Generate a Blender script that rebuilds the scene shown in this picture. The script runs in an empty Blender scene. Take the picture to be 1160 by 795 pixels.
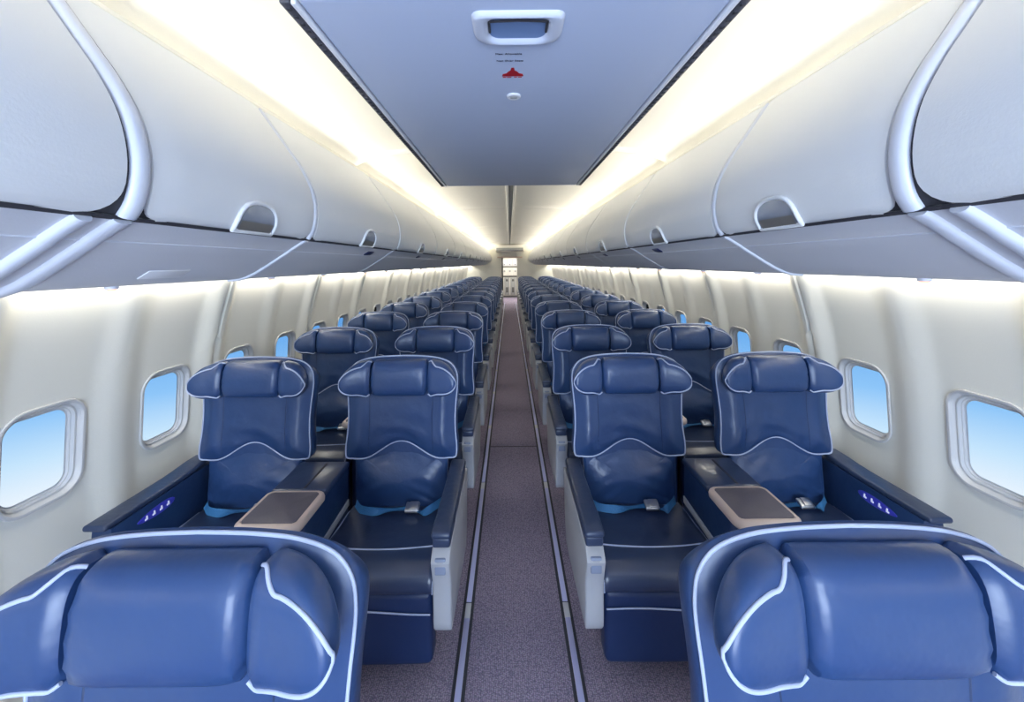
import bpy, bmesh, math, random
from mathutils import Vector, noise
random.seed(7)
C = bpy.context.scene.collection
PI = math.pi
F, VX, VY, H, CAMX = 454.0, 577.0, 298.5, 1.57, -0.02

# ------------------------------------------------------------------ materials
def mat(name, col, rough=0.5, metal=0.0, bump=0.0, bscale=60, spec=0.5, coat=0.0, emit=None, estr=0.0,
        vary=0.0, vscale=3.0, stretch=(1, 1, 1), coords='Object', bdist=0.01, detail=4):
    m = bpy.data.materials.new(name); m.use_nodes = True
    nt = m.node_tree; b = nt.nodes['Principled BSDF']
    b.inputs['Base Color'].default_value = (*col, 1)
    b.inputs['Roughness'].default_value = rough
    b.inputs['Metallic'].default_value = metal
    b.inputs['Specular IOR Level'].default_value = spec
    b.inputs['Coat Weight'].default_value = coat
    b.inputs['Coat Roughness'].default_value = 0.15
    if emit:
        b.inputs['Emission Color'].default_value = (*emit, 1)
        b.inputs['Emission Strength'].default_value = estr
    tc = nt.nodes.new('ShaderNodeTexCoord'); mp = nt.nodes.new('ShaderNodeMapping')
    mp.inputs['Scale'].default_value = stretch
    nt.links.new(tc.outputs[coords], mp.inputs['Vector'])
    if bump > 0:
        n = nt.nodes.new('ShaderNodeTexNoise'); n.inputs['Scale'].default_value = bscale
        n.inputs['Detail'].default_value = detail
        bp = nt.nodes.new('ShaderNodeBump'); bp.inputs['Strength'].default_value = bump
        bp.inputs['Distance'].default_value = bdist
        nt.links.new(mp.outputs[0], n.inputs['Vector']); nt.links.new(n.outputs['Fac'], bp.inputs['Height'])
        nt.links.new(bp.outputs[0], b.inputs['Normal'])
    if vary > 0:
        n2 = nt.nodes.new('ShaderNodeTexNoise'); n2.inputs['Scale'].default_value = vscale
        mx = nt.nodes.new('ShaderNodeMix'); mx.data_type = 'RGBA'
        mx.inputs[6].default_value = (*[c * (1 - vary) for c in col], 1)
        mx.inputs[7].default_value = (*[min(1, c * (1 + vary)) for c in col], 1)
        nt.links.new(mp.outputs[0], n2.inputs['Vector']); nt.links.new(n2.outputs['Fac'], mx.inputs[0])
        nt.links.new(mx.outputs[2], b.inputs['Base Color'])
    return m

M = {}
M['leather'] = mat('blue_leather', (0.021, 0.054, 0.155), 0.36, bump=0.3, bscale=14, bdist=0.012, vary=0.06, vscale=5, coat=0.15, detail=3)
M['leather_dark'] = mat('navy_leather', (0.020, 0.036, 0.088), 0.36, bump=0.2, bscale=18, bdist=0.008, coat=0.35, spec=0.7)
M['seam'] = mat('seam_thread', (0.012, 0.03, 0.09), 0.6, bump=0.1)
M['piping'] = mat('white_piping', (0.42, 0.47, 0.62), 0.5, bump=0.1)
M['belt'] = mat('blue_webbing', (0.04, 0.19, 0.42), 0.55, bump=0.4, bscale=300)
M['chrome'] = mat('brushed_metal', (0.62, 0.62, 0.64), 0.28, metal=1.0, bump=0.05)
M['armpad'] = mat('arm_pad_vinyl', (0.030, 0.046, 0.095), 0.34, bump=0.15, bscale=40)
M['blueshell'] = mat('console_blue_vinyl', (0.012, 0.036, 0.105), 0.42, bump=0.1, bscale=50)
M['shroud'] = mat('grey_plastic', (0.42, 0.43, 0.46), 0.45, bump=0.05, bscale=120)
M['darkmetal'] = mat('dark_frame_metal', (0.05, 0.055, 0.07), 0.5, metal=0.6, bump=0.05)
M['beige'] = mat('beige_tray_rim', (0.68, 0.54, 0.46), 0.42, bump=0.05)
M['trayinsert'] = mat('taupe_tray_mat', (0.13, 0.115, 0.135), 0.5, bump=0.2, bscale=200)
M['panelblue'] = mat('control_panel_blue', (0.03, 0.03, 0.25), 0.3, emit=(0.03, 0.04, 0.5), estr=0.25, bump=0.02)
M['icon'] = mat('control_icons', (0.8, 0.8, 0.9), 0.4, emit=(0.7, 0.7, 1.0), estr=0.3, bump=0.02)
M['wall'] = mat('sidewall_laminate', (0.80, 0.79, 0.72), 0.42, bump=0.05, bscale=200, vary=0.02)
M['ceil'] = mat('ceiling_laminate', (0.86, 0.84, 0.765), 0.5, bump=0.05, bscale=200)
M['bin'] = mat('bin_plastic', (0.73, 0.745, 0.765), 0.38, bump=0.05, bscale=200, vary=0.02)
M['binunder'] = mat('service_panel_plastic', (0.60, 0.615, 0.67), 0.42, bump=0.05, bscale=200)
M['bintrim'] = mat('bin_joint_trim', (0.62, 0.65, 0.74), 0.36, bump=0.03)
M['gap'] = mat('dark_gap', (0.035, 0.035, 0.045), 0.7, bump=0.03)
M['slot'] = mat('latch_slot', (0.16, 0.15, 0.14), 0.5, bump=0.03)
M['cup'] = mat('latch_cup', (0.45, 0.49, 0.58), 0.25, metal=0.5, bump=0.03)
M['lowceil'] = mat('ceiling_panel_grey', (0.46, 0.53, 0.70), 0.45, bump=0.04, bscale=150)
M['rail'] = mat('perforated_rail', (0.10, 0.10, 0.12), 0.4, metal=0.4, bump=0.05)
M['strip'] = mat('aisle_path_strip', (0.52, 0.53, 0.80), 0.35, bump=0.05)
M['stripjoint'] = mat('strip_joint', (0.62, 0.62, 0.66), 0.35, bump=0.05)
M['winframe'] = mat('window_surround', (0.60, 0.60, 0.60), 0.35, bump=0.03)
M['red'] = mat('red_mark', (0.45, 0.01, 0.02), 0.5, bump=0.02)
M['ink'] = mat('dark_ink', (0.05, 0.05, 0.10), 0.5, bump=0.02)
M['signblue'] = mat('dark_blue_sign', (0.02, 0.03, 0.12), 0.3, bump=0.02)
M['warm'] = mat('warm_lens', (0.9, 0.6, 0.4), 0.4, emit=(1.0, 0.45, 0.2), estr=1.2, bump=0.02)
M['white'] = mat('white_plastic', (0.75, 0.76, 0.8), 0.4, bump=0.03)
M['plate'] = mat('blue_grey_plastic', (0.24, 0.28, 0.38), 0.4, bump=0.03)
M['leather_leg'] = mat('deep_navy_leather', (0.009, 0.026, 0.095), 0.42, bump=0.2, bscale=18, bdist=0.008)
M['bezel'] = mat('bezel_plastic', (0.58, 0.63, 0.76), 0.38, bump=0.03)
M['bluecup'] = mat('recess_blue', (0.17, 0.27, 0.50), 0.4, bump=0.03)
M['galley'] = mat('galley_laminate', (0.70, 0.68, 0.62), 0.4, bump=0.05)
M['galleydark'] = mat('galley_dark', (0.09, 0.09, 0.09), 0.5, bump=0.05)
M['cart'] = mat('cart_grey', (0.33, 0.34, 0.33), 0.4, metal=0.3, bump=0.05)

def carpet():
    m = bpy.data.materials.new('aisle_carpet'); m.use_nodes = True
    nt = m.node_tree; b = nt.nodes['Principled BSDF']; b.inputs['Roughness'].default_value = 0.95
    b.inputs['Specular IOR Level'].default_value = 0.15
    tc = nt.nodes.new('ShaderNodeTexCoord')
    mp = nt.nodes.new('ShaderNodeMapping'); mp.inputs['Scale'].default_value = (1.0, 1.8, 1)
    nt.links.new(tc.outputs['Object'], mp.inputs['Vector'])
    v = nt.nodes.new('ShaderNodeTexVoronoi'); v.inputs['Scale'].default_value = 130; v.inputs['Randomness'].default_value = 0.5
    nt.links.new(mp.outputs[0], v.inputs['Vector'])
    n = nt.nodes.new('ShaderNodeTexNoise'); n.inputs['Scale'].default_value = 260
    nt.links.new(mp.outputs[0], n.inputs['Vector'])
    r = nt.nodes.new('ShaderNodeValToRGB')
    r.color_ramp.elements[0].position = 0.15; r.color_ramp.elements[0].color = (0.58, 0.48, 0.62, 1)
    r.color_ramp.elements[1].position = 0.75; r.color_ramp.elements[1].color = (0.18, 0.165, 0.245, 1)
    nt.links.new(v.outputs['Distance'], r.inputs[0])
    mx = nt.nodes.new('ShaderNodeMix'); mx.data_type = 'RGBA'; mx.blend_type = 'MULTIPLY'; mx.inputs[0].default_value = 0.5
    nt.links.new(r.outputs[0], mx.inputs[6]); nt.links.new(n.outputs['Color'], mx.inputs[7])
    nt.links.new(mx.outputs[2], b.inputs['Base Color'])
    bp = nt.nodes.new('ShaderNodeBump'); bp.inputs['Strength'].default_value = 0.6; bp.inputs['Distance'].default_value = 0.004
    nt.links.new(v.outputs['Distance'], bp.inputs['Height']); nt.links.new(bp.outputs[0], b.inputs['Normal'])
    return m
M['carpet'] = carpet()

def glass():
    m = bpy.data.materials.new('window_pane'); m.use_nodes = True
    nt = m.node_tree; nt.nodes.remove(nt.nodes['Principled BSDF'])
    out = nt.nodes['Material Output']
    t = nt.nodes.new('ShaderNodeBsdfTransparent'); t.inputs[0].default_value = (0.97, 0.98, 1, 1)
    g = nt.nodes.new('ShaderNodeBsdfGlossy'); g.inputs['Roughness'].default_value = 0.03
    fr = nt.nodes.new('ShaderNodeFresnel'); fr.inputs[0].default_value = 1.06
    mx = nt.nodes.new('ShaderNodeMixShader')
    nt.links.new(fr.outputs[0], mx.inputs[0]); nt.links.new(t.outputs[0], mx.inputs[1]); nt.links.new(g.outputs[0], mx.inputs[2])
    nt.links.new(mx.outputs[0], out.inputs[0])
    return m
M['glass'] = glass()

# ------------------------------------------------------------------ mesh builder
class MB:
    def __init__(s): s.v = []; s.f = []; s.mi = []; s.cur = 0
    def add(s, vs, fs):
        o = len(s.v); s.v += [tuple(p) for p in vs]
        s.f += [tuple(i + o for i in f) for f in fs]; s.mi += [s.cur] * len(fs); return s
    def grid(s, P, closed_v=False):
        nu, nv = len(P), len(P[0]); vs = [p for r in P for p in r]; fs = []
        for i in range(nu - 1):
            for j in range(nv if closed_v else nv - 1):
                k = (j + 1) % nv
                fs.append((i * nv + j, i * nv + k, (i + 1) * nv + k, (i + 1) * nv + j))
        return s.add(vs, fs)
    def loft(s, rings, cap=True):
        n = len(rings[0]); s.grid(rings, True)
        if cap:
            for r in (rings[0], rings[-1]):
                c = [sum(p[k] for p in r) / n for k in range(3)]
                s.add(list(r) + [c], [(i, (i + 1) % n, n) for i in range(n)])
        return s
    def tube(s, path, r, n=8, closed=False):
        rings = []; N = len(path); P = [Vector(p) for p in path]; up = None
        for i in range(N):
            a = P[(i - 1) % N] if (closed or i > 0) else P[i]
            b = P[(i + 1) % N] if (closed or i < N - 1) else P[i]
            t = (b - a).normalized()
            if up is None:
                up = Vector((0, 0, 1)) if abs(t.z) < 0.9 else Vector((0, 1, 0))
            up = (up - t * up.dot(t))
            up = up.normalized() if up.length > 1e-6 else t.orthogonal().normalized()
            w = t.cross(up)
            rr = r(i / (N - 1)) if callable(r) else r
            rings.append([tuple(P[i] + (up * math.cos(q) + w * math.sin(q)) * rr) for q in [2 * PI * k / n for k in range(n)]])
        if closed: rings.append(rings[0]); return s.loft(rings, False)
        return s.loft(rings)
    def rbox(s, c, size, r=0.01, k=3, fn=None):
        h = [d / 2 for d in size]; r = min(r, min(h) * 0.999)
        def par(hh):
            a = [-hh + r * (1 - math.cos(PI / 2 * i / k)) for i in range(k + 1)]
            m = max(1, min(8, int((hh - r) * 2 / 0.04))) if fn else 1
            mid = [(-hh + r) + (2 * hh - 2 * r) * i / m for i in range(1, m)]
            return a + mid + [-x for x in reversed(a)]
        for ax in range(3):
            u, v = (ax + 1) % 3, (ax + 2) % 3
            for sg in (-1, 1):
                G = []
                for a in par(h[u]):
                    row = []
                    for b in par(h[v]):
                        p = [0, 0, 0]; p[ax] = sg * h[ax]; p[u] = a; p[v] = b
                        inn = [max(-(h[i] - r), min(h[i] - r, p[i])) for i in range(3)]
                        d = Vector([p[i] - inn[i] for i in range(3)])
                        d = d.normalized() * r if d.length > 1e-9 else d
                        q = [c[i] + inn[i] + d[i] for i in range(3)]
                        row.append(tuple(fn(*q)) if fn else tuple(q))
                    G.append(row if sg > 0 else row[::-1])
                s.grid(G)
        return s
    def map(s, fn): s.v = [tuple(fn(*p)) for p in s.v]; return s
    def build(s, name, m, parent=None, smooth=True, loc=None):
        me = bpy.data.meshes.new(name); me.from_pydata(s.v, [], s.f)
        bm = bmesh.new(); bm.from_mesh(me)
        bmesh.ops.remove_doubles(bm, verts=bm.verts, dist=1e-5)
        bmesh.ops.recalc_face_normals(bm, faces=bm.faces)
        bm.to_mesh(me); bm.free()
        for mm in (m if isinstance(m, list) else [m]): me.materials.append(mm)
        if smooth:
            me.polygons.foreach_set('use_smooth', [True] * len(me.polygons))
            try: me.set_sharp_from_angle(angle=math.radians(48))
            except Exception: pass
        o = bpy.data.objects.new(name, me); C.objects.link(o)
        if parent: o.parent = parent
        if loc: o.location = loc
        return o

def offs(pts, d, closed=True):
    n = len(pts); out = []
    area = sum(pts[i][0] * pts[(i + 1) % n][1] - pts[(i + 1) % n][0] * pts[i][1] for i in range(n))
    sg = 1 if area > 0 else -1
    for i in range(n):
        a = pts[(i - 1) % n]; b = pts[(i + 1) % n]
        tx, ty = b[0] - a[0], b[1] - a[1]; L = math.hypot(tx, ty) or 1
        out.append((pts[i][0] - sg * ty / L * d, pts[i][1] + sg * tx / L * d))
    return out      # inset by d

def spline(pts, n, closed=False):
    out = []; N = len(pts); segs = N if closed else N - 1
    def g(i): return pts[i % N] if closed else pts[max(0, min(N - 1, i))]
    dim = len(pts[0])
    for i in range(segs):
        p0, p1, p2, p3 = g(i - 1), g(i), g(i + 1), g(i + 2)
        for k in range(n):
            t = k / n
            out.append(tuple(0.5 * (2 * p1[d] + (p2[d] - p0[d]) * t + (2 * p0[d] - 5 * p1[d] + 4 * p2[d] - p3[d]) * t * t +
                       (3 * p1[d] - p0[d] - 3 * p2[d] + p3[d]) * t ** 3) for d in range(dim)))
    if not closed: out.append(tuple(pts[-1]))
    return out

def interp(tab, z):
    if z <= tab[0][0]: return tab[0][1]
    for (a, b), (c, d) in zip(tab, tab[1:]):
        if z <= c: return b + (d - b) * (z - a) / (c - a)
    return tab[-1][1]
def sm(x, a, b):
    t = max(0, min(1, (x - a) / (b - a))); return t * t * (3 - 2 * t)
def fn3(x, y, z, sc, seed=0):
    return noise.noise(Vector((x * sc + seed, y * sc, z * sc)))

def empty(name, loc, label=None, cat=None, group=None):
    o = bpy.data.objects.new(name, None); C.objects.link(o); o.location = loc; o.empty_display_size = 0.1
    if label: o['label'] = label
    if cat: o['category'] = cat
    if group: o['group'] = group
    return o
def tag(o, label, cat, group=None):
    o['label'] = label; o['category'] = cat
    if group: o['group'] = group
    return o
def struct(o): o['kind'] = 'structure'; return o
def kids(o): return [c for c in bpy.data.objects if c.parent == o]
def copy_tree(o, parent=None):
    c = o.copy(); C.objects.link(c); c.parent = parent
    for ch in kids(o): copy_tree(ch, c)
    return c

# ------------------------------------------------------------------ shell
Y0, Y1 = -1.6, 19.2
SX = spline([(0.0, 1.50), (0.3, 1.62), (0.6, 1.675), (0.9, 1.68), (1.2, 1.645), (1.5, 1.565), (1.62, 1.53), (1.8, 1.43), (2.0, 1.25), (2.2, 0.95), (2.32, 0.5), (2.36, 0.0)], 6)
def wx(z): return interp(SX, z)
JY = 1.165      # y of a sidewall joint
BAY = 0.508
def rib(y, z):
    u = ((y - JY) / (2 * BAY)) % 1.0; d = min(u, 1 - u) * 2 * BAY        # distance from a joint
    e = abs(u - 0.5) * 2 * BAY                                          # from mid rib
    f = 1 - sm(abs(z - 0.9), 0.9, 1.2) * 0.5
    r = 0.038 * (1 - sm(d, 0.03, 0.125)) + 0.022 * (1 - sm(e, 0.01, 0.115))
    r -= 0.012 * (1 - sm(d, 0.003, 0.010))
    return r * f
WZ, WHX, WHZ, WR = 0.905, 0.122, 0.166, 0.068
def rrect(a, b, hx, hz, r):
    q = (a * hx, b * hz); inn = (max(-(hx - r), min(hx - r, q[0])), max(-(hz - r), min(hz - r, q[1])))
    d = Vector((q[0] - inn[0], q[1] - inn[1])); d = d.normalized() * r if d.length > 1e-9 else d
    return inn[0] + d.x, inn[1] + d.y
OFF = [0, .004, .007, .011, .018, .03, .045, .06, .08, .1, .12, .14, .165, .19, .22, .254]
OFF = OFF + [BAY - o for o in reversed(OFF[:-1])]
def side_wall(s, name):
    mb = MB(); nb = int(math.ceil((Y1 - (JY - 6 * BAY)) / BAY)) + 1
    zlo, zhi = 0.62, 1.19
    zs1 = [0, .1, .2, .3, .4, .5, .56, zlo]; zs2 = [zhi, 1.23, 1.28, 1.34, 1.40, 1.45, 1.5, 1.56, 1.62]
    skin = [1.62, 1.7, 1.8, 1.9, 2.0, 2.1, 2.2, 2.28, 2.32, 2.36]
    P = lambda y, z: (s * (wx(z) - rib(y, z)), y, z)
    for b in range(nb):
        ya = JY - 6 * BAY + b * BAY; ys = [ya + o for o in OFF]
        if ys[-1] < Y0 - BAY: continue
        mb.grid([[P(y, z) for y in ys] for z in zs1]); mb.grid([[P(y, z) for y in ys] for z in zs2])
        mb.grid([[(s * wx(z), y, z) for y in (ya, ya + BAY)] for z in skin])
        yc = ya + BAY / 2; Mz = 14; A, B = BAY / 2, (zhi - zlo) / 2; zc = (zhi + zlo) / 2
        per = [(o - A, -B) for o in OFF] + [(A, -B + 2 * B * k / Mz) for k in range(1, Mz)] + \
              [(A - o, B) for o in OFF] + [(-A, B - 2 * B * k / Mz) for k in range(1, Mz)]
        rings = []
        for t in [0, .06, .14, .25, .4, .55, .7, .85, 1]:
            ring = []
            for (a, c) in per:
                hx_, hz_ = rrect(a / A, c / B, WHX, WHZ, WR)
                y = yc + hx_ * (1 - t) + a * t; z = (WZ + hz_) * (1 - t) + (zc + c) * t
                ring.append(P(y, z))
            rings.append(ring)
        mb.grid(rings, True)
    return struct(mb.build(name, M['wall']))
side_wall(-1, 'wall_left'); side_wall(1, 'wall_right')

def win_outline(hx, hz, r, n=11):
    pts = []
    for (cx, cz, a0) in ((1, -1, -90), (1, 1, 0), (-1, 1, 90), (-1, -1, 180)):
        for k in range(n):
            a = math.radians(a0 + 90 * k / (n - 1))
            pts.append((cx * (hx - r) + r * math.cos(a), cz * (hz - r) + r * math.sin(a)))
    return pts
wn = 0
wprotos = {}
for s in (-1, 1):
    for b in range(2, 36):
        yc = JY - 6 * BAY + b * BAY + BAY / 2
        if yc > 15.0: break
        wn += 1
        if s not in wprotos:
            mb = MB(); rings = []
            # depth (outboard positive), grow relative to hole
            for (g, d) in ((0.016, 0.001), (0.014, -0.005), (0.010, -0.006), (0.004, -0.005), (0.001, 0.000), (-0.003, 0.012), (-0.006, 0.014),
                           (-0.008, 0.011), (-0.012, 0.012), (-0.014, 0.024), (-0.017, 0.025), (-0.019, 0.032), (-0.025, 0.034)):
                rings.append([(s * (wx(WZ + q[1]) + d), q[0], q[1]) for q in win_outline(WHX + g, WHZ + g, max(0.02, WR + g))])
            mb.grid(rings, True)
            fr = struct(mb.build('window_%d' % wn, M['winframe']))
            ol = win_outline(WHX - 0.023, WHZ - 0.023, WR - 0.023)
            pm = MB(); pm.loft([[(s * (wx(WZ + q[1]) + d), q[0], q[1]) for q in ol] for d in (0.032, 0.034)])
            p = pm.build('pane', M['glass'], fr)
            wprotos[s] = fr; o = fr
        else:
            o = copy_tree(wprotos[s]); o.name = 'window_%d' % wn
        o.location = (s * -0.002, yc, WZ)

# floor
mb = MB(); mb.grid([[(x, y, 0) for x in (-1.56, 0, 1.56)] for y in (Y0 - .3, 3.44, 9, Y1 + .3)])
struct(mb.build('floor', M['carpet'], smooth=False))
mb = MB(); mb.rbox((0, 3.44, 0.0005), (0.40, 0.006, 0.003), 0.001, 1)
struct(mb.build('trim_1', M['gap']))        # carpet joint across the aisle
# ceiling
CP = spline([(0, 2.265), (0.3, 2.264), (0.5, 2.262), (0.636, 2.255), (0.80, 2.235), (0.906, 2.198), (0.97, 2.15), (1.015, 2.10), (1.03, 2.04)], 5)
CPF = [(-x, z) for x, z in CP[::-1]][:-1] + CP
ARCH = [-0.1, 2.40, 4.95, 7.45, 9.95, 12.45]
def cz(y):
    d = min(abs(y - a) for a in ARCH); return -0.020 * (1 - sm(d, 0.012, 0.03)) + 0.012 * (1 - sm(d, 0.002, 0.006))
ys = [Y0]
for a in ARCH: ys += [a - .2, a - .03, a - .02, a - .012, a - .006, a - .002, a, a + .002, a + .006, a + .012, a + .02, a + .03, a + .2]
ys += [15.6, Y1]
mb = MB(); mb.grid([[(x, y, z + cz(y) * (.25 + .75 * sm(abs(x), .25, .65))) for x, z in CPF] for y in ys])
struct(mb.build('ceiling', M['ceil']))
# centre ceiling rail
mb = MB()
for x in (-0.035, 0.035): mb.rbox((x, 8.8, 2.254), (0.022, 12.0, 0.02), 0.006, 2)
struct(mb.build('trim_2', M['ceil']))
mb = MB(); mb.rbox((0, 8.8, 2.259), (0.04, 12.0, 0.008), 0.002, 1)
struct(mb.build('trim_3', M['cart']))
# front and rear ends
def plate(name, rects, y0, y1, m):
    mb = MB()
    for (xa, xb, za, zb) in rects: mb.rbox(((xa + xb) / 2, (y0 + y1) / 2, (za + zb) / 2), (xb - xa, y1 - y0, zb - za), 0.004, 1)
    return struct(mb.build(name, m))
plate('wall_front', [(-1.75, -0.75, 0, 2.4), (0.75, 1.75, 0, 2.4), (-0.75, 0.75, 2.05, 2.4)], Y0 - .05, Y0, M['wall'])
plate('wall_front_vestibule', [(-0.6, 0.6, 0, 2.4)], Y0 - 1.0, Y0 - .95, M['wall'])
plate('wall_rear', [(-1.70, -0.30, 0, 2.3), (0.27, 1.70, 0, 2.3), (-0.30, 0.27, 1.83, 2.3)], 15.3, 15.36, M['wall'])
plate('wall_end', [(-1.75, 1.75, 0, 2.4)], Y1, Y1 + .05, M['wall'])
mb = MB(); mb.rbox((0, 14.7, 2.12), (1.02, 1.2, 0.22), 0.02, 2); struct(mb.build('trim_4', M['ceil']))
mb = MB(); mb.rbox((0, 14.09, 2.07), (0.94, 0.02, 0.11), 0.004, 1); struct(mb.build('trim_5', M['cart']))
mb = MB(); mb.rbox((-0.285, 15.28, 0.92), (0.05, 0.05, 1.84), 0.005, 1); struct(mb.build('trim_6', M['galleydark']))
mb = MB(); mb.rbox((0, 15.27, 1.81), (0.95, 0.06, 0.05), 0.005, 1); struct(mb.build('trim_7', M['beige']))

# aisle path strips
for s, nm in ((-1, 'left'), (1, 'right')):
    x = s * 0.222
    t = empty('aisle_path_strip', (x, 0, 0), 'narrow pale lavender floor strip along the %s edge of the aisle' % nm, 'floor strip', 'floor strips edging the aisle')
    mb = MB(); mb.rbox((0, 7.0, 0.003), (0.05, 17.0, 0.006), 0.003, 2); mb.build('track_base', M['gap'], t)
    mb = MB()
    y = -1.2
    while y < 15.2:
        mb.rbox((0, y + .47, 0.007), (0.024, 0.93, 0.006), 0.002, 2); y += 1.016
    mb.build('light_strip', M['strip'], t)
    mb = MB(); y = -1.2 + .93
    while y < 15.2:
        mb.rbox((0, y + .043, 0.0068), (0.025, 0.082, 0.006), 0.002, 2); y += 1.016
    mb.build('strip_joint', M['stripjoint'], t)['label'] = 'short brighter connector pieces'

# ------------------------------------------------------------------ overhead bins
DOOR = spline([(0.705, 1.662), (0.689, 1.69), (0.680, 1.74), (0.684, 1.79), (0.700, 1.845), (0.735, 1.91), (0.775, 1.968), (0.825, 2.04), (0.868, 2.102)], 5)   # (x, z)
UND = [(0.709, 1.656), (0.730, 1.644), (0.768, 1.6195), (0.770, 1.617), (0.80, 1.598), (0.84, 1.572), (0.88, 1.548), (0.91, 1.534), (0.935, 1.527), (0.97, 1.524), (1.2, 1.524), (1.46, 1.526), (1.475, 1.530)]
HOUS = UND + [(1.485, 1.55), (1.455, 1.62), (1.37, 1.78), (1.20, 1.94), (1.05, 2.000), (0.93, 2.035), (0.885, 2.09), (0.862, 2.09)] + [(x + .006, z) for x, z in offs(DOOR[::-1], 0.0)][1:]
def dnorm(i, P):
    a, b = P[max(0, i - 1)], P[min(len(P) - 1, i + 1)]
    tx, tz = b[0] - a[0], b[1] - a[1]; L = math.hypot(tx, tz); return (-tz / L, tx / L)   # pointing inboard/down
def dlen(P):
    L = [0]
    for a, b in zip(P, P[1:]): L.append(L[-1] + math.hypot(b[0] - a[0], b[1] - a[1]))
    return L
DL = dlen(DOOR)
def door_pt(s, l, y, o):
    l = max(0, min(DL[-1], l)); i = max(k for k in range(len(DL)) if DL[k] <= l + 1e-9); i = min(i, len(DOOR) - 2)
    t = (l - DL[i]) / (DL[i + 1] - DL[i]); a, b = DOOR[i], DOOR[i + 1]
    n0, n1 = dnorm(i, DOOR), dnorm(i + 1, DOOR)
    nx, nz = n0[0] + (n1[0] - n0[0]) * t, n0[1] + (n1[1] - n0[1]) * t
    return (s * (a[0] + (b[0] - a[0]) * t + nx * o), y, a[1] + (b[1] - a[1]) * t + nz * o)
def make_bin(s, L, rib_w=0.03, rib_h=0.010, gapw=0.008, sign=True, placard=False, cr=0.05, double=False, latch=True):
    """bin from y=0 to y=L in its own frame; joint rib centred on y=L"""
    t = empty('overhead_bin', (0, 0, 0))
    mb = MB(); mb.loft([[(s * x, y, z) for x, z in HOUS] for y in (0.0005, L - 0.0005)])
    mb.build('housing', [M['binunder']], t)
    # door: grid with rounded lower corners
    ls = sorted(set([0, .004, .01, .02, .03, .045, .06, .08] + [DL[-1] * k / 26 for k in range(27)]))
    y0 = gapw; y1 = L - rib_w - gapw - .002; G = []; E = []
    nu = 14
    for l in ls:
        ins = cr - math.sqrt(max(0, cr * cr - (cr - l) ** 2)) if l < cr else 0
        a, b = y0 + ins, y1 - ins; row = []
        for k in range(nu + 1):
            f = k / nu; y = a + (b - a) * f
            e = min(f, 1 - f) * (b - a)
            row.append(door_pt(s, l, y, 0.010 - 0.006 * (1 - sm(e, 0, 0.012)) - 0.006 * (1 - sm(l, 0, .012))))
        row = [door_pt(s, l, a, -0.004)] + [door_pt(s, l, a + .003, 0.007)] + row[1:-1] + [door_pt(s, l, b - .003, 0.007)] + [door_pt(s, l, b, -0.004)]
        G.append(row)
    G = [[(p[0] + s * .012, p[1], p[2] - .001) for p in G[0]]] + G
    mb = MB(); mb.grid(G); d = mb.build('door', M['bin'], t)
    mb = MB()   # dark reveal behind door edges
    mb.grid([[door_pt(s, l, y, 0.0005) for y in (.0006, L - rib_w + .002)] for l in ls])
    mb.build('reveal', M['gap'], t)
    if latch:
        yc = L / 2
        mb = MB(); hw, hl = 0.078, 0.064
        ol = [(-hw, 0.004), (hw, 0.004)] + [(hw * 1.02 * math.cos(a) ** 0.8 if math.cos(a) > 0 else -hw * 1.02 * (-math.cos(a)) ** 0.8, 0.014 + hl * math.sin(a) ** 0.8) for a in [PI * k / 20 for k in range(21)]]
        mb.tube([door_pt(s, l, yc + u, 0.012) for u, l in ol], 0.006, 8, True); mb.build('latch_surround', M['bin'], d)
        mb = MB(); N = len(ol); rings = []
        for r_, o_ in ((0.97, .011), (0.8, .0108), (0.5, .0104), (0.1, .0102)):
            rings.append([door_pt(s, 0.03 + (l - .03) * r_, yc + u * r_, o_ + .002) for u, l in ol])
        mb.loft(rings, True); mb.build('latch', M['cup'], d)['label'] = 'shiny grey-blue recessed latch'
        mb = MB()
        mb.grid([[door_pt(s, l, yc + u, .0150) for u in (-.066, -.02, .02, .066)] for l in (.006, .014, .022, .030)])
        mb.build('latch_slot', M['slot'], d)
    # seam line under bin
    mb = MB(); mb.tube([(s * 0.768, 0.001, 1.6195), (s * 0.768, L - .001, 1.6195)], 0.0022, 6); mb.build('seam_strip', M['bintrim'], t)
    mb = MB(); mb.grid([[(s * (x), y, z) for y in (0.001, L - .001)] for x, z in ((0.700, 1.6600), (0.706, 1.6555), (0.711, 1.6535))])
    mb.build('shadow_gap', M['gap'], t)
    # joint rib around door and under service panel
    def ribstrip(yc, w, h, prof, nm):
        mb = MB(); sec = [(-w / 2, -.004), (-w / 2, h * .4), (-w * .4, h * .8), (-w * .2, h), (w * .2, h), (w * .4, h * .8), (w / 2, h * .4), (w / 2, -.004)]
        rings = []
        for i in range(len(prof)):
            nx, nz = dnorm(i, prof)
            rings.append([(s * (prof[i][0] + nx * o), yc + u, prof[i][1] + nz * o) for u, o in sec])
        mb.loft(rings); mb.build(nm, M['bintrim'], t)
    ribstrip(L - rib_w / 2 - .001, rib_w, rib_h, DOOR, 'joint_rib')
    UP = [(x, z) for x, z in UND[0:-3]][::-1]
    ribstrip(L - rib_w / 2 - .001, rib_w, rib_h * .7, UP, 'lower_joint_strip')
    if double: ribstrip(L - 0.085, 0.028, 0.012, UP, 'lower_joint_strip')
    if sign:
        mb = MB(); mb.rbox((s * 0.748, L / 2 + .19, 1.6305), (0.026, 0.085, 0.007), 0.003, 2, fn=lambda x, y, z: (x, y, z - (abs(x) - .748) * .6))
        mb.build('sign', M['signblue'], t)['label'] = 'small dark blue sign'
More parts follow.
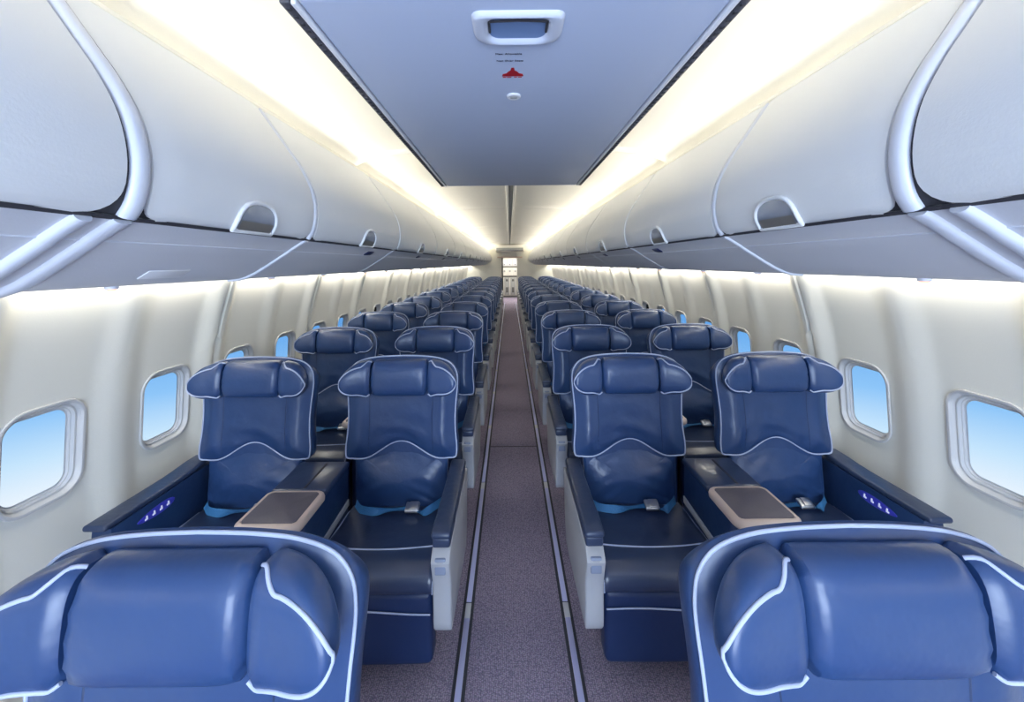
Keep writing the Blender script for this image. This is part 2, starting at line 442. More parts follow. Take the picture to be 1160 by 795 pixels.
    if placard:
        mb = MB(); mb.rbox((s * 0.872, 0.26, 1.5520), (0.030, 0.12, 0.003), 0.001, 1, fn=lambda x, y, z: (x, y, z - (abs(x) - .872) * .6))
        mb.build('air_grille', M['white'], t)
    k = 0
    yy = 0.22
    while yy < L - .1:
        mb = MB(); zc_ = 1.522
        ring = lambda r, z: [(s * (.965 + r * math.cos(a)), yy + r * math.sin(a), z) for a in [2 * PI * q / 14 for q in range(14)]]
        mb.loft([ring(.013, zc_ + .004), ring(.013, zc_ - .003), ring(.010, zc_ - .004)]); rl = mb.build('reading_light', M['bintrim'], t)
        mb = MB(); mb.loft([ring(.010, zc_ - .0042), ring(.007, zc_ - .0075)]); mb.build('lens', M['warm'], rl)
        yy += 0.45
    return t
JT = [-0.55, 0.732, 1.372, 2.41]
while JT[-1] < 14.2: JT.append(JT[-1] + 1.22)
ORD = ['first', 'second', 'third', 'fourth', 'fifth', 'sixth', 'seventh', 'eighth', 'ninth', 'tenth', 'eleventh', 'twelfth', 'thirteenth', 'fourteenth', 'fifteenth']
for s, nm in ((-1, 'left'), (1, 'right')):
    proto = None
    for i in range(len(JT) - 1):
        L = JT[i + 1] - JT[i]
        if i == 0: b = make_bin(s, L, rib_w=.034, rib_h=.014, gapw=.006, sign=False, cr=.06, double=True, latch=False)
        elif i == 1: b = make_bin(s, L, rib_w=.022, rib_h=.009, gapw=.003, sign=False, placard=(s < 0), cr=.035)
        elif i == 2: b = make_bin(s, L, rib_w=.016, rib_h=.005, gapw=.003, cr=.03)
        elif proto is None: b = proto = make_bin(s, L, rib_w=.014, rib_h=.004, gapw=.003, cr=.03)
        else: b = copy_tree(proto)
        b.location = (0, JT[i], 0)
        if i == 0: tag(b, 'pale blue-grey overhead bin nearest the camera on the %s, cut off by the frame' % nm, 'overhead bin', 'overhead bins')
        elif i == 1: tag(b, 'short pale overhead bin on the %s, second from the camera, with large oval latch' % nm, 'overhead bin', 'overhead bins')
        else: tag(b, 'cream overhead bin with latch, %s from the camera along the %s side' % (ORD[i], nm), 'overhead bin', 'overhead bins')
    # top valance
    mb = MB(); sec = [(0.862, 2.096), (0.858, 2.108), (0.866, 2.122), (0.878, 2.126), (0.886, 2.118), (0.886, 2.098)]
    mb.loft([[(s * x, y, z) for x, z in sec] for y in (Y0 + .01, 0.73, 1.37, 15.29)])
    struct(mb.build('trim_%d' % (8 if s < 0 else 9), M['ceil']))
    # fill beyond the last bin / before the first bin
    mb = MB(); mb.loft([[(s * x, y, z) for x, z in HOUS] for y in (JT[-1] + .001, 15.29)]); struct(mb.build('trim_%d' % (10 if s < 0 else 11), M['wall']))
    mb = MB(); mb.loft([[(s * x, y, z) for x, z in HOUS] for y in (Y0 + .01, JT[0] - .001)]); struct(mb.build('trim_%d' % (12 if s < 0 else 13), M['bin']))

# ------------------------------------------------------------------ lowered ceiling panel with handle
PZ = 2.13
cp = empty('ceiling_panel', (0, 0, PZ), 'grey-blue lowered ceiling panel with white recessed handle and red mark', 'ceiling panel')
mb = MB(); mb.rbox((0, 1.865, 0.045), (0.932, 2.05, 0.09), 0.012, 3); mb.build('panel', M['lowceil'], cp)
for s in (-1, 1):
    mb = MB(); mb.rbox((s * 0.474, 1.87, 0.004), (0.012, 2.04, 0.018), 0.004, 2); r = mb.build('side_trim', M['white'], cp)
    mb = MB(); mb.rbox((s * 0.493, 1.87, 0.008), (0.022, 2.04, 0.02), 0.003, 1); rr = mb.build('perforated_rail', M['rail'], cp)
    mb = MB(); y = 0.87
    while y < 2.87:
        mb.rbox((s * 0.492, y, -0.003), (0.010, 0.009, 0.004), 0.001, 1); y += 0.028
    mb.build('perforation', M['gap'], rr)
    mb = MB(); mb.rbox((s * 0.500, 1.87, 0.07), (0.03, 2.04, 0.12), 0.004, 1); mb.build('side_flange', M['ceil'], cp)
# handle bezel: rounded D frame
def dshape(w, y0, y1, rr, n=8):
    pts = []
    for (cx, cy, a0, r) in ((w - .02, y0 + .02, -90, .02), (w - rr, y1 - rr, 0, rr), (-w + rr, y1 - rr, 90, rr), (-w + .02, y0 + .02, 180, .02)):
        for k in range(n):
            a = math.radians(a0 + 90 * k / (n - 1)); pts.append((cx + r * math.cos(a), cy + r * math.sin(a)))
    return pts
outer = dshape(.105, .888, 1.012, .045); inner = dshape(.070, .905, .995, .028)
X0 = 0.006
mb = MB(); rings = []
for src, g, z in ((outer, -.002, .0), (outer, .002, -.008), (outer, .008, -.012), (inner, -.010, -.012), (inner, -.004, -.010), (inner, 0, -.004), (inner, .004, .0005)):
    rings.append([(X0 + x, y, z) for x, y in offs(src, g)])
mb.grid(rings, True); hd = mb.build('handle', M['bezel'], cp)
mb = MB(); mb.loft([[(X0 + x, y, z) for x, y in offs(inner, .001)] for z in (-.001, -.002)]); mb.build('handle_recess', M['bluecup'], hd)
mb = MB(); mb.tube([(X0 + -.066, .918, -.006), (X0, .914, -.006), (X0 + .066, .918, -.006)], .003, 6)
mb.tube([(X0 + .067, .912, -.006), (X0 + .067, .96, -.006)], .003, 6); mb.tube([(X0 - .067, .912, -.006), (X0 - .067, .96, -.006)], .003, 6)
mb.build('recess_edge', M['gap'], hd)
def text(body, size, x, y, m, parent, nm):
    cu = bpy.data.curves.new(nm, 'FONT'); cu.body = body; cu.size = size; cu.extrude = 0.0004; cu.align_x = 'LEFT'
    o = bpy.data.objects.new('tmp', cu); C.objects.link(o)
    dg = bpy.context.evaluated_depsgraph_get(); me = bpy.data.meshes.new_from_object(o.evaluated_get(dg)); bpy.data.objects.remove(o)
    me.materials.clear(); me.materials.append(m)
    q = bpy.data.objects.new(nm, me); C.objects.link(q); q.parent = parent
    # facing down, reading from the camera side (text x -> +x, text up -> -y)
    q.rotation_euler = (PI, 0, 0); q.location = (x, y, -0.0015); return q
text('Max. Allowable', .0115, -.052, 1.072, M['ink'], cp, 'lettering')
text('Not Over Seats', .0115, -.050, 1.108, M['ink'], cp, 'lettering')
mb = MB()   # red emblem: a bar with a small peak
em = [(-.031, 0), (-.029, .012), (-.018, .016), (-.012, .028), (-.006, .034), (-.004, .050), (.004, .050), (.006, .034), (.013, .028), (.019, .016), (.030, .012), (.032, 0)]
mb.loft([[(x - .005, 1.196 - y, z) for x, y in em] for z in (-.0002, -.0016)]); mb.build('emblem', M['red'], cp)
mb = MB()
for k, (xx, ww) in enumerate(((-.024, .010), (-.010, .013), (.009, .009), (.022, .011))): mb.rbox((xx - .005, 1.203, -.001), (ww, .004, .0012), .0004, 1)
mb.build('small_print', M['red'], cp)['kind'] = 'stuff'
mb = MB(); rg = lambda r, z: [(r * math.cos(a) * 1.25, 1.338 + r * math.sin(a) * 1.25, z) for a in [2 * PI * k / 24 for k in range(24)]]
mb.loft([rg(.019, 0), rg(.019, -.004), rg(.016, -.007), rg(.012, -.006)]); bt = mb.build('button', M['white'], cp)
mb = MB(); mb.rbox((0, 1.338, -.0075), (.022, .006, .002), .0008, 1); mb.build('button_slot', M['cart'], bt)

cp2 = empty('ceiling_panel', (0, 0, PZ), 'grey-blue ceiling panel overhead, meeting the near edge of the panel with the handle', 'ceiling panel')
mb = MB(); rings = []
ol = [(-.53, -1.5), (.53, -1.5)] + [(.53 - .07 + .07 * math.cos(a), .835 - .07 + .07 * math.sin(a)) for a in [PI / 2 * k / 8 for k in range(9)]] + \
     [(-.53 + .07 - .07 * math.sin(a), .835 - .07 + .07 * math.cos(a)) for a in [PI / 2 * k / 8 for k in range(9)]]
for g, z in ((0, .09), (0, .01), (.004, .002), (.012, 0)): rings.append([(x, y, z) for x, y in offs(ol, g)])
mb.loft(rings); mb.build('panel', M['lowceil'], cp2)

# ------------------------------------------------------------------ seats
def rec(z): return 0.115 * max(0, z - 0.47) + 0.0
def lean(x, y, z): return (x, y + rec(z), z)
def zb(x):
    return 0.672 + 0.078 * 0.5 * (1 + math.cos(PI * min(1, abs(x) / 0.185))) + 0.004 * sm(abs(x), .2, .25)
SIDE = [(.238, .674), (.256, .684), (.259, .73), (.253, .79), (.251, .86), (.255, .93), (.260, .985), (.261, 1.03), (.252, 1.072), (.222, 1.107), (.165, 1.128), (.09, 1.137), (0, 1.140)]
RS = spline(SIDE, 5)
OUT = RS + [(-x, z) for x, z in RS[::-1]][1:]
HUMP = [(x, zb(x)) for x in [-.238 + .476 * k / 36 for k in range(1, 36)]]
UPPER = OUT + HUMP
def dome(mb, outline, c, f, ss):
    rings = [[(c[0] + (x - c[0]) * t, f(c[0] + (x - c[0]) * t, c[1] + (z - c[1]) * t, t), c[1] + (z - c[1]) * t) for x, z in outline] for t in ss]
    mb.loft(rings, False); r = rings[-1]; n = len(r)
    cc = (c[0], f(c[0], c[1], 0), c[1]); mb.add(r + [cc], [(i, (i + 1) % n, n) for i in range(n)])
SS = [1, .985, .96, .93, .89, .84, .78, .71, .63, .55, .46, .36, .25, .12]
def upper_f(x, z, t):
    y = 0.003 - 0.020 * (1 - t ** 5)
    y -= 0.012 * sm(abs(x), .145, .185) * (1 - sm(t, .72, 1.0))
    y += 0.0035 * fn3(x, 0, z, 13) * (1 - t ** 4)
    y += 0.0025 * math.sin((z * 60 + x * 14) + 3 * fn3(x, 1, z, 6)) * (1 - sm(abs(z - .80), .04, .09)) * (1 - sm(abs(x), .10, .15))
    return y
def lumb_f(x, z, t):
    bulge = math.exp(-((z - .585) / .085) ** 2)
    y = 0.012 - 0.034 * (1 - t ** 4) * bulge - 0.004 * (1 - t ** 4)
    y += 0.003 * math.sin(z * 95 + 9 * x * x * 30 + 4 * fn3(x, 2, z, 8)) * sm(abs(x), .02, .12) * (1 - t ** 6)
    y += 0.003 * fn3(x, 5, z, 15) * (1 - t ** 6)
    return y
def superring(x, cy, cz_, a, b, e=2.7, n=28):
    r = []
    for k in range(n):
        t = 2 * PI * k / n; c, s_ = math.cos(t), math.sin(t)
        r.append((x, cy + a * math.copysign(abs(c) ** (2 / e), c), cz_ + b * math.copysign(abs(s_) ** (2 / e), s_)))
    return r

def common_meshes():
    parts = {}
    # shell behind everything
    low = [(.215, .662), (.212, .60), (.210, .50), (.200, .42), (.15, .40), (0, .40)]
    RB = [(x + .004 * (1 if x > .05 else 0), z + (.001 if z > 1.05 else 0)) for x, z in RS]
    LR = spline(low, 4)[::-1]
    half = LR + RB           # from bottom centre up the right side to the top centre
    full = half + [(-x, z) for x, z in half[::-1]][1:-1]
    mb = MB(); rings = []
    for g, y in ((.05, .004), (.013, .004), (.006, .007), (.001, .015), (0, .026), (0, .042), (.004, .060), (.014, .076), (.03, .084), (.05, .086)):
        rings.append([(x, y, z) for x, z in offs(full, g)])
    mb.loft(rings); mb.map(lambda x, y, z: (x, y, z - max(0, y - .012) * .75 * sm(z, 1.0, 1.12))); mb.map(lean); parts['back_shell'] = (mb, 'leather')
    mb = MB(); dome(mb, UPPER, (0, .93), upper_f, SS)
    mb.map(lean); parts['back_cushion'] = (mb, 'leather')
    mb = MB()
    pp = [(x, .001, z) for x, z in offs(UPPER, .002)]
    mb.tube(pp, .0032, 8, True); mb.map(lean); parts['back_piping'] = (mb, 'piping')
    for s in (-1, 1):
        mb = MB(); path = []
        for k in range(15):
            z = .70 + .30 * k / 14; x = s * (.150 - .006 * math.sin(PI * k / 14))
            ww = interp([(a[1], a[0]) for a in sorted(SIDE, key=lambda q: q[1])], z)
            t = max(abs(x) / ww, 0.0)
            path.append((x, upper_f(x, z, max(t, (.93 - z) / (.93 - zb(x)) if z < .93 else 0)) + .0002, z))
        mb.tube(path, .0022, 6)
        mb.map(lean); parts['seam' + ('L' if s < 0 else 'R')] = (mb, 'seam')
    LO = [(.212, .60), (.214, .665), (.20, .688)] + [(x, zb(x) + .006) for x in [.18, .15, .12, .09, .06, .03, 0]]
    LO = [(0, .435), (.10, .435), (.18, .437), (.203, .455), (.210, .50), (.212, .55)] + LO
    LO = spline(LO, 3); LO = LO + [(-x, z) for x, z in LO[::-1]][1:-1]
    mb = MB(); dome(mb, LO, (0, .58), lumb_f, SS); mb.map(lean); parts['lumbar_cushion'] = (mb, 'leather')
    # headrest
    hz, hb = 1.048, .081
    mb = MB(); rings = []
    for k in range(19):
        u = -1 + 2 * k / 18; e = abs(u) ** 6
        g = 1 - .10 * abs(u) ** 10 - (.25 if k in (0, 18) else 0)
        x = u * .1315
        ring = superring(x, -.038 + .006 * e, hz, .048 * g, hb * g, 2.6, 36)
        ring = [(p[0], p[1] + .0025 * math.sin((p[2] - hz) * 190 + s0) * abs(u) ** 3, p[2]) for p in ring for s0 in (u * 2,)]
        rings.append(ring)
    mb.loft(rings); mb.map(lean); parts['headrest'] = (mb, 'leather')
    for s in (-1, 1):
        mb = MB(); rings = []; pt = []; pb = []
        N = 16
        for k in range(N + 1):
            q = k / N; q = math.sin(q * PI / 2)
            x = s * (.133 + .130 * q)
            top = 1.128 - .012 * q - .026 * q ** 2.8; bot = .965 + .012 * q ** 5
            c, b = (top + bot) / 2, (top - bot) / 2
            g = math.sqrt(max(0.012, 1 - q ** 4.5))
            top_, bot_ = c + b * g, c - b * g
            b = (top_ - bot_) / 2
            cy = -.036 - .046 * q ** 1.7; a = .046 * (1 - .25 * q ** 3) * math.sqrt(g)
            if k == 0: a *= .8; b *= .88
            rings.append(superring(x, cy, c, a, b, 3.0, 32))
            a0 = a if k else .046
            ph = math.radians(42 + 45 * (1 - sm(q, 0, .30))); pc, ps = abs(math.cos(ph)) ** (2 / 3), abs(math.sin(ph)) ** (2 / 3)
            pt.append((x, cy - a0 * pc - .0008, c + b * ps))
            ph = math.radians(42 + 20 * (1 - sm(q, 0, .4))); pc, ps = abs(math.cos(ph)) ** (2 / 3), abs(math.sin(ph)) ** (2 / 3)
            pb.append((x, cy - a0 * pc - .0008, c - b * ps))
        mb.loft(rings); mb.map(lean); parts['headrest_wing' + ('L' if s < 0 else 'R')] = (mb, 'leather')
        mb = MB(); x0, y0_, z0_ = pt[0]
        ctl = pt + pb[::-1]
        mb.tube(spline(ctl, 3), .0031, 8); mb.map(lean); parts['wing_piping' + ('L' if s < 0 else 'R')] = (mb, 'piping')
    # seat cushion
    prof = spline([(.03, .455), (-.02, .462), (-.12, .464), (-.22, .470), (-.30, .474), (-.355, .468), (-.392, .447), (-.404, .418), (-.398, .392), (-.37, .380)], 4)
    prof += [(-.2, .375), (0, .375), (.03, .38)]
    mb = MB(); rings = []
    for g, x in ((.03, -.214), (.012, -.2225), (.004, -.2245), (0, -.220), (0, -.205), (0, -.15), (0, -.09), (0, -.03), (0, .03), (0, .09), (0, .15), (0, .205), (0, .220), (.004, .2245), (.012, .2225), (.03, .214)):
        rings.append([(x, y, z + (.006 * (1 - (x / .22) ** 2) if z > .42 else 0) + (.002 * fn3(x, y, 0, 11) if z > .42 else 0)) for y, z in offs(prof, g)])
    mb.loft(rings); parts['seat_cushion'] = (mb, 'leather_dark')
    mb = MB()
    mb.tube([(x, -.265 - .030 * (1 - (x / .22) ** 2), .4735 + .006 * (1 - (x / .22) ** 2)) for x in [-.222 + .444 * k / 20 for k in range(21)]], .0034, 8)
    for s in (-1, 1):
        mb.tube([(s * .222, y, z - .002) for y, z in spline([(-.02, .460), (-.15, .465), (-.28, .470), (-.35, .464), (-.388, .444), (-.400, .418), (-.396, .392)], 3)], .0034, 8)
    parts['cushion_piping'] = (mb, 'piping')
    # leg rest
    mb = MB(); mb.rbox((0, -.335, .250), (.436, .090, .262), .022, 4, fn=lambda x, y, z: (x, y - .006 * (1 - (x / .22) ** 2) + .002 * fn3(x, y, z, 12) - .10 * (.38 - z) * .12, z))
    parts['leg_rest'] = (mb, 'leather_leg')
    mb = MB()
    mb.tube([(x, -.3865 - .006 * (1 - (x / .22) ** 2), .318 + .010 * math.cos(x * 9 + .8)) for x in [-.212 + .424 * k / 20 for k in range(21)]], .0030, 8)
    parts['leg_rest_piping'] = (mb, 'piping')
    mb = MB(); mb.rbox((0, -.14, .335), (.40, .34, .075), .01, 2); mb.rbox((0, .05, .36), (.38, .06, .10), .01, 2); parts['seat_frame'] = (mb, 'darkmetal')
    for k, (x, y) in enumerate(((-.17, -.18), (.17, -.18), (-.17, .02), (.17, .02))):
        mb = MB(); mb.rbox((x, y, .155), (.03, .045, .31), .006, 2); parts['leg%d' % k] = (mb, 'darkmetal')
    # belt
    def ribbon(path, w, tilt):
        G = []
        P = [Vector(p) for p in spline(path, 5)]
        for i in range(len(P)):
            tt = tilt * math.sin(i / len(P) * 6); d = Vector((0, math.cos(tt + .5), math.sin(tt + .5))) * w / 2
            G.append([tuple(P[i] - d), tuple(P[i]), tuple(P[i] + d)])
        m_ = MB(); m_.grid(G); top = [[(a, b, c + .0018) for a, b, c in r] for r in G]; m_.grid(top)
        m_.add([p for r in (G[0], top[0]) for p in r] + [p for r in (G[-1], top[-1]) for p in r], [(0, 1, 4, 3), (1, 2, 5, 4), (6, 7, 10, 9), (7, 8, 11, 10)])
        return m_
    parts['belt_strap0'] = (ribbon([(-.195, -.015, .492), (-.16, -.045, .480), (-.09, -.062, .481), (-.03, -.058, .485), (.055, -.052, .490)], .032, .7), 'belt')
    parts['belt_strap1'] = (ribbon([(.085, -.052, .490), (.11, -.074, .484), (.14, -.062, .484), (.19, -.015, .494)], .034, -.8), 'belt')
    mb = MB(); mb.rbox((.070, -.055, .495), (.062, .042, .014), .005, 2); mb.rbox((.077, -.055, .503), (.040, .036, .006), .003, 2)
    mb.map(lambda x, y, z: (x, y, z + (y + .055) * .4)); parts['buckle'] = (mb, 'chrome')
    return parts
CM = common_meshes()
DATA = {}
for k, (mb, m) in CM.items():
    o = mb.build('tmp_' + k, M[m]); DATA[k] = o.data; o.data.name = k; bpy.data.objects.remove(o)

def put(key, name, parent):
    o = bpy.data.objects.new(name, DATA[key]); C.objects.link(o); o.parent = parent; return o
def make_seat(kind, s):
    t = empty('airplane_seat', (0, 0, 0))
    sh = put('back_shell', 'back_shell', t)
    bc = put('back_cushion', 'back_cushion', t)
    put('back_piping', 'white_piping', bc); put('seamL', 'seam', bc); put('seamR', 'seam', bc)
    put('lumbar_cushion', 'lumbar_cushion', t)
    put('headrest', 'headrest', t)
    for q in 'LR':
        w = put('headrest_wing' + q, 'headrest_wing', t); put('wing_piping' + q, 'white_piping', w)
    sc = put('seat_cushion', 'seat_cushion', t); put('cushion_piping', 'white_piping', sc)
    lr = put('leg_rest', 'leg_rest', t); put('leg_rest_piping', 'white_piping', lr)
    put('seat_frame', 'seat_frame', t)
    for k in range(4): put('leg%d' % k, 'leg', t)
    put('belt_strap0', 'belt_strap', t); put('belt_strap1', 'belt_strap', t); put('buckle', 'buckle', t)
    a = -s      # side of the aisle in local x
    if kind == 'aisle':
        xc = a * .263
        mb = MB(); mb.rbox((xc, -.195, .632), (.070, .50, .026), .012, 3, fn=lambda x, y, z: (x, y, z - (.006 * sm(-y, .38, .45)) + .012 * sm(y, -.1, .05)))
        mb.build('arm_pad', M['armpad'], t)
        mb = MB(); mb.rbox((xc, -.193, .600), (.062, .49, .036), .008, 2); ab = mb.build('arm_base', M['armpad'], t)
        # side shroud: polygon in (y, z)
        P = [(-.428, .585), (-.432, .45), (-.428, .31), (-.415, .282), (-.39, .272), (-.20, .262), (.02, .250), (.06, .265), (.10, .36), (.115, .50), (.10, .585)]
        P = spline(P, 3, True)
        mb = MB(); mb.loft([[(xc + x, y, z) for y, z in offs(P, g)] for g, x in ((.012, -.033), (.003, -.031), (0, -.026), (0, .026), (.003, .031), (.012, .033))])
        shd = mb.build('side_shroud', M['shroud'], t)
        mb = MB(); mb.rbox((xc, -.444, .535), (.038, .040, .055), .004, 2); mb.build('latch_plate', M['plate'], shd)
        mb = MB(); mb.rbox((xc, -.4645, .550), (.024, .003, .006), .001, 1); mb.build('latch_groove', M['gap'], shd)
        # armrest filler toward cushion
    else:
        xc = -a * .268           # window side
        mb = MB(); P = [(-.405, .640), (-.41, .60), (-.36, .52), (-.30, .40), (-.28, .18), (.05, .18), (.08, .40), (.09, .64)]
        mb.loft([[(xc + x, y, z) for y, z in offs(P, g)] for g, x in ((.006, -.036), (0, -.034), (0, .034), (.006, .036))])
        mb.build('arm_console', M['blueshell'], t)
        mb = MB(); mb.rbox((xc + (-a) * .012, -.165, .650), (.085, .52, .022), .010, 3, fn=lambda x, y, z: (x, y, z + .010 * sm(y, -.1, .05)))
        mb.build('arm_pad', M['armpad'], t)
        mb = MB()
        ring = lambda g, x: [(xc + a * (.036 + x), -.225 + (.085 - g) * math.cos(q), .596 + (.019 - g) * math.sin(q) * (1 + .25 * math.cos(q))) for q in [2 * PI * k / 28 for k in range(28)]]
        mb.loft([ring(0, -.002), ring(0, .002), ring(.003, .0035)]); cpn = mb.build('control_panel', M['panelblue'], t); cpn['label'] = 'glowing blue oval seat control panel'
        for k in range(4):
            yy = -.275 + k * .033; mb = MB()
            IC = [(-.006, -.006), (.006, -.006), (.006, .001), (.004, .010), (-.001, .010), (-.001, .001), (-.006, 0)]
            mb.loft([[(xc + a * (.0395 + o), yy + u, .595 + v) for u, v in IC] for o in (0, .002)])
            mb.build('icon', M['icon'], cpn)
        # low inner arm on the console side: a welt of piping
    return t

def make_console(s):
    t = empty('centre_console', (0, 0, 0))
    W = .110
    mb = MB(); P = [(-.40, .655), (-.395, .58), (-.36, .50), (-.33, .40), (-.32, .12), (-.02, .12), (-.012, .40), (-.012, .655)]
    mb.loft([[(x, y, z) for y, z in offs(P, g)] for g, x in ((.01, -W + .001), (.002, -W + .004), (0, -W + .012), (0, W - .012), (.002, W - .004), (.01, W - .001))])
    mb.build('body', M['blueshell'], t)
    mb = MB(); mb.rbox((0, -.118, .664), (2 * W + .004, .235, .028), .012, 3); ld = mb.build('lid', M['leather_dark'], t)
    mb = MB(); mb.rbox((.018, -.125, .6785), (.010, .20, .002), .0008, 1); mb.build('lid_slot', M['gap'], ld)
    # tray
    def rr(w, y0, y1, r0, r1, n=7):
        pts = []
        for (cx, cy, a0, r) in ((w - r0, y0 + r0, -90, r0), (w - r1, y1 - r1, 0, r1), (-w + r1, y1 - r1, 90, r1), (-w + r0, y0 + r0, 180, r0)):
            for k in range(n):
                a = math.radians(a0 + (90 if cx * 1 > -9 else 90) * k / (n - 1))
                pts.append((cx + r * math.cos(a), cy + r * math.sin(a)))
        return pts
    def rrp(w, y0, y1, r):
        pts = []
        for (cx, cy, a0) in ((w - r, y0 + r, -90), (w - r, y1 - r, 0), (-w + r, y1 - r, 90), (-w + r, y0 + r, 180)):
            for k in range(8):
                a = math.radians(a0 + 90 * k / 7); pts.append((cx + r * math.cos(a), cy + r * math.sin(a)))
        return pts
    o = rrp(.118, -.465, -.235, .035)
    mb = MB(); mb.loft([[(x, y, z) for x, y in offs(o, g)] for g, z in ((.008, .646), (.001, .652), (0, .664), (.003, .674), (.010, .680), (.020, .680), (.022, .677))])
    tr = mb.build('tray', M['beige'], t); tr['label'] = 'beige rimmed drinks tray'
    i = rrp(.098, -.443, -.255, .020)
    mb = MB(); mb.loft([[(x, y, z) for x, y in offs(i, g)] for g, z in ((0, .676), (0, .6805), (.002, .6815))]); mb.build('tray_insert', M['trayinsert'], tr)
    mb = MB(); mb.rbox((0, -.17, .06), (.12, .22, .12), .006, 1); mb.build('pedestal', M['darkmetal'], t)
    for sd in (-1, 1):
        mb = MB(); mb.rbox((sd * (W + .0005), -.20, .492), (.007, .36, .030), .003, 2, fn=lambda x, y, z: (x, y, z + .05 * (y + .2))); mb.build('side_trim', M['shroud'], t)
    return t

AX, WXX, CX_ = .530, 1.210, .868
NROW = 14
ROW1, P_ = 1.83, .895
protos = {}
def rowphrase(r):
    return ORD[r] + ' row from the camera'
for r in range(0, NROW + 1):
    y = .575 if r == 0 else ROW1 + P_ * (r - 1)
    for s, nm in ((-1, 'left'), (1, 'right')):
        for kind in ('aisle', 'window'):
            if r == 0 and kind == 'window': continue
            key = (kind, s)
            if key not in protos: protos[key] = o = make_seat(kind, s)
            else: o = copy_tree(protos[key])
            o.location = (s * (AX if kind == 'aisle' else WXX), y, 0)
            if r == 0: lab = 'bright blue leather seat top filling the bottom %s corner, nearest the camera' % nm
            elif kind == 'aisle': lab = 'blue leather seat with white piping beside the aisle, %s side, %s' % (nm, rowphrase(r))
            else: lab = 'blue leather seat with white piping next to the %s windows, %s' % (nm, rowphrase(r))
            tag(o, lab, 'airplane seat', 'blue leather seats in rows')
        if r > 0:
            key = ('console', s)
            if key not in protos: protos[key] = o = make_console(s)
            else: o = copy_tree(protos[key])
            o.location = (s * CX_, y, 0)
            tag(o, 'dark blue console with beige-rimmed tray between the %s seats, %s' % (nm, rowphrase(r)), 'console', 'centre consoles between seats')

# ------------------------------------------------------------------ galley at the far end
g = empty('galley_unit', (0, 18.9, 0), 'cream galley cabinet wall with grey carts at the far end of the aisle', 'galley')
mb = MB(); mb.rbox((0, 0, 1.05), (1.5, .5, 2.1), .01, 1); mb.build('body', M['galley'], g)
for k in range(5):
    mb = MB(); mb.rbox((-.5 + k * .25, -.26, 1.62), (.23, .03, .30), .01, 2); d = mb.build('compartment_door', M['white'], g)
    mb = MB(); mb.rbox((-.5 + k * .25, -.28, 1.52), (.05, .02, .03), .004, 1); mb.build('latch', M['galleydark'], d)
    mb = MB(); mb.rbox((-.5 + k * .25, -.26, 1.20), (.23, .03, .38), .01, 2); d = mb.build('oven_door', M['galley'], g)
    mb = MB(); mb.rbox((-.5 + k * .25, -.28, 1.22), (.08, .02, .08), .004, 1); mb.build('latch', M['cart'], d)
mb = MB(); mb.rbox((0, -.27, 1.425), (1.3, .04, .04), .004, 1); mb.rbox((0, -.27, .97), (1.3, .06, .05), .004, 1); mb.build('shelf_edge', M['galleydark'], g)
for k in range(4):
    x = -.42 + k * .28
    mb = MB(); mb.rbox((x, -.27, .52), (.24, .05, .80), .01, 2); d = mb.build('cart', M['cart'], g)
    mb = MB(); mb.rbox((x, -.30, .80), (.10, .02, .10), .004, 1); mb.rbox((x, -.30, .35), (.10, .02, .24), .004, 1); mb.build('cart_vent', M['galleydark'], d)
mb = MB(); mb.rbox((0, -.26, .05), (1.3, .03, .08), .004, 1); mb.build('kick_plate', M['galleydark'], g)

# ------------------------------------------------------------------ lights
def area(name, loc, sx, sy, power, col, direction):
    l = bpy.data.lights.new(name, 'AREA'); l.shape = 'RECTANGLE'; l.size = sx; l.size_y = sy; l.energy = power; l.color = col
    o = bpy.data.objects.new(name, l); C.objects.link(o); o.location = loc
    d = Vector(direction).normalized(); z = -d; yv = Vector((0, 1, 0)); yv = (yv - z * yv.dot(z)).normalized() if abs(z.y) < .99 else Vector((0, 0, 1)); xv = yv.cross(z)
    from mathutils import Matrix
    o.rotation_euler = Matrix((xv, yv, z)).transposed().to_euler()
    return o
COVE, WASH = 2.7, 3.0
WARM = (1.0, 0.93, 0.80)
y = -1.5
while y < 15.0:
    kk = 1 + 1.1 * sm(y, 1.0, 6.0); kw = 1 + .9 * sm(y, 1.0, 6.0)     # lamp power raised towards the rear to even out the cabin brightness
    for s in (-1, 1):
        area('cove_lamp', (s * .93, y + .6, 2.125), .03, 1.16, COVE * kk, WARM, (-s * 1.0, 0, .22)).data.spread = math.radians(125)
        area('sidewall_lamp', (s * 1.515, y + .6, 1.53), .02, 1.16, WASH * kw, (1.0, .95, .84), (s * .35, 0, -1))
    y += 1.2
# cool fill light added behind the camera, as if from an unseen open entrance
area('entrance_fill', (0, Y0 - .3, 1.15), 1.4, 1.7, 115, (0.66, 0.80, 1.0), (0, 1, -.12))
area('galley_lamp', (0, 17.2, 2.2), 1.2, .5, 70, (1.0, .95, .85), (0, 0, -1))

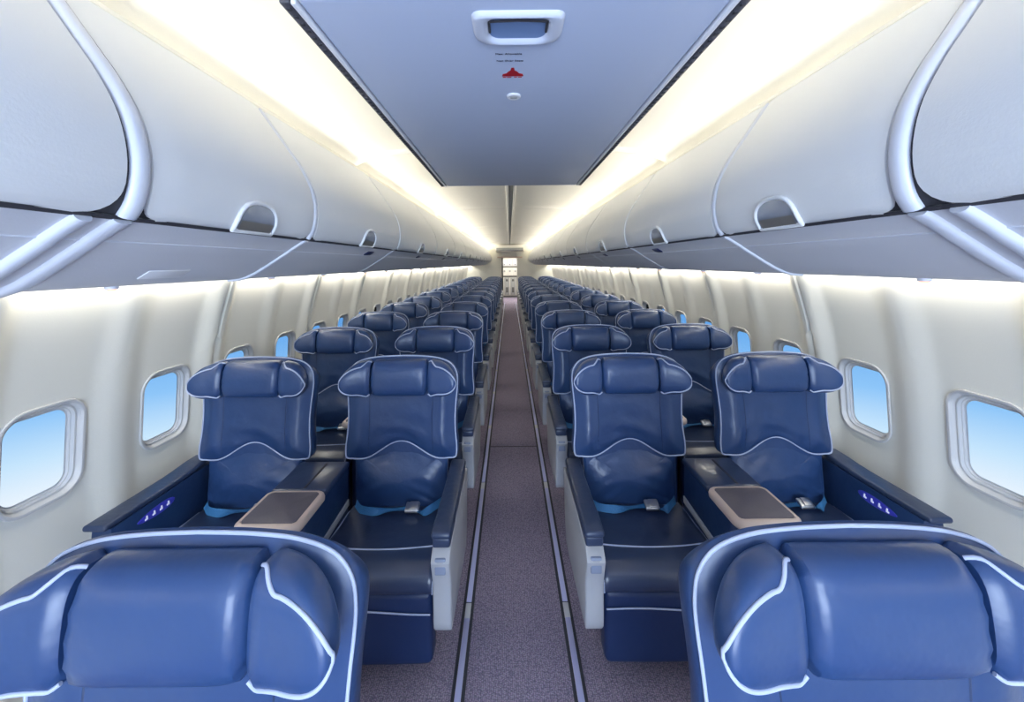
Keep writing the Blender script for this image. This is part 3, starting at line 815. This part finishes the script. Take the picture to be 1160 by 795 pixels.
# ------------------------------------------------------------------ sky
w = bpy.data.worlds.new('sky'); bpy.context.scene.world = w; w.use_nodes = True
nt = w.node_tree; bg = nt.nodes['Background']
tc = nt.nodes.new('ShaderNodeTexCoord'); sp = nt.nodes.new('ShaderNodeSeparateXYZ'); cr = nt.nodes.new('ShaderNodeValToRGB')
mr = nt.nodes.new('ShaderNodeMapRange'); mr.inputs['From Min'].default_value = -0.5; mr.inputs['From Max'].default_value = 0.0
nt.links.new(tc.outputs['Generated'], sp.inputs[0]); nt.links.new(sp.outputs['Z'], mr.inputs['Value'])
nt.links.new(mr.outputs[0], cr.inputs[0]); nt.links.new(cr.outputs[0], bg.inputs['Color'])
e = cr.color_ramp.elements
e[0].position = 0.30; e[0].color = (0.88, 0.95, 1.0, 1)
e[1].position = 1.0; e[1].color = (0.10, 0.35, 0.80, 1)
for p, c in ((0.41, (0.60, 0.82, 0.99, 1)), (0.54, (0.29, 0.59, 0.95, 1)), (0.72, (0.15, 0.43, 0.87, 1))):
    q = e.new(p); q.color = c
bg.inputs['Strength'].default_value = 1.0

# ------------------------------------------------------------------ camera
cam = bpy.data.cameras.new('camera'); co = bpy.data.objects.new('camera', cam); C.objects.link(co)
cam.sensor_fit = 'HORIZONTAL'; cam.sensor_width = 36; cam.lens = 36 * F / 1160
cam.shift_x = (580 - VX) / 1160; cam.shift_y = -(397.5 - VY) / 1160
cam.clip_start = 0.02; cam.clip_end = 200
co.location = (CAMX, 0, H); co.rotation_euler = (PI / 2, 0, 0)
co.rotation_mode = 'XYZ'
from mathutils import Matrix
ROLL = 0.010
co.matrix_world = Matrix.Translation((CAMX, 0, H)) @ Matrix.Rotation(PI / 2, 4, 'X') @ Matrix.Rotation(-ROLL, 4, 'Z')
bpy.context.scene.camera = co
vs = bpy.context.scene.view_settings
vs.view_transform = 'Standard'; vs.look = 'None'; vs.gamma = 1; vs.use_curve_mapping = False; vs.exposure = 0.0
bpy.context.scene.display_settings.display_device = 'sRGB'
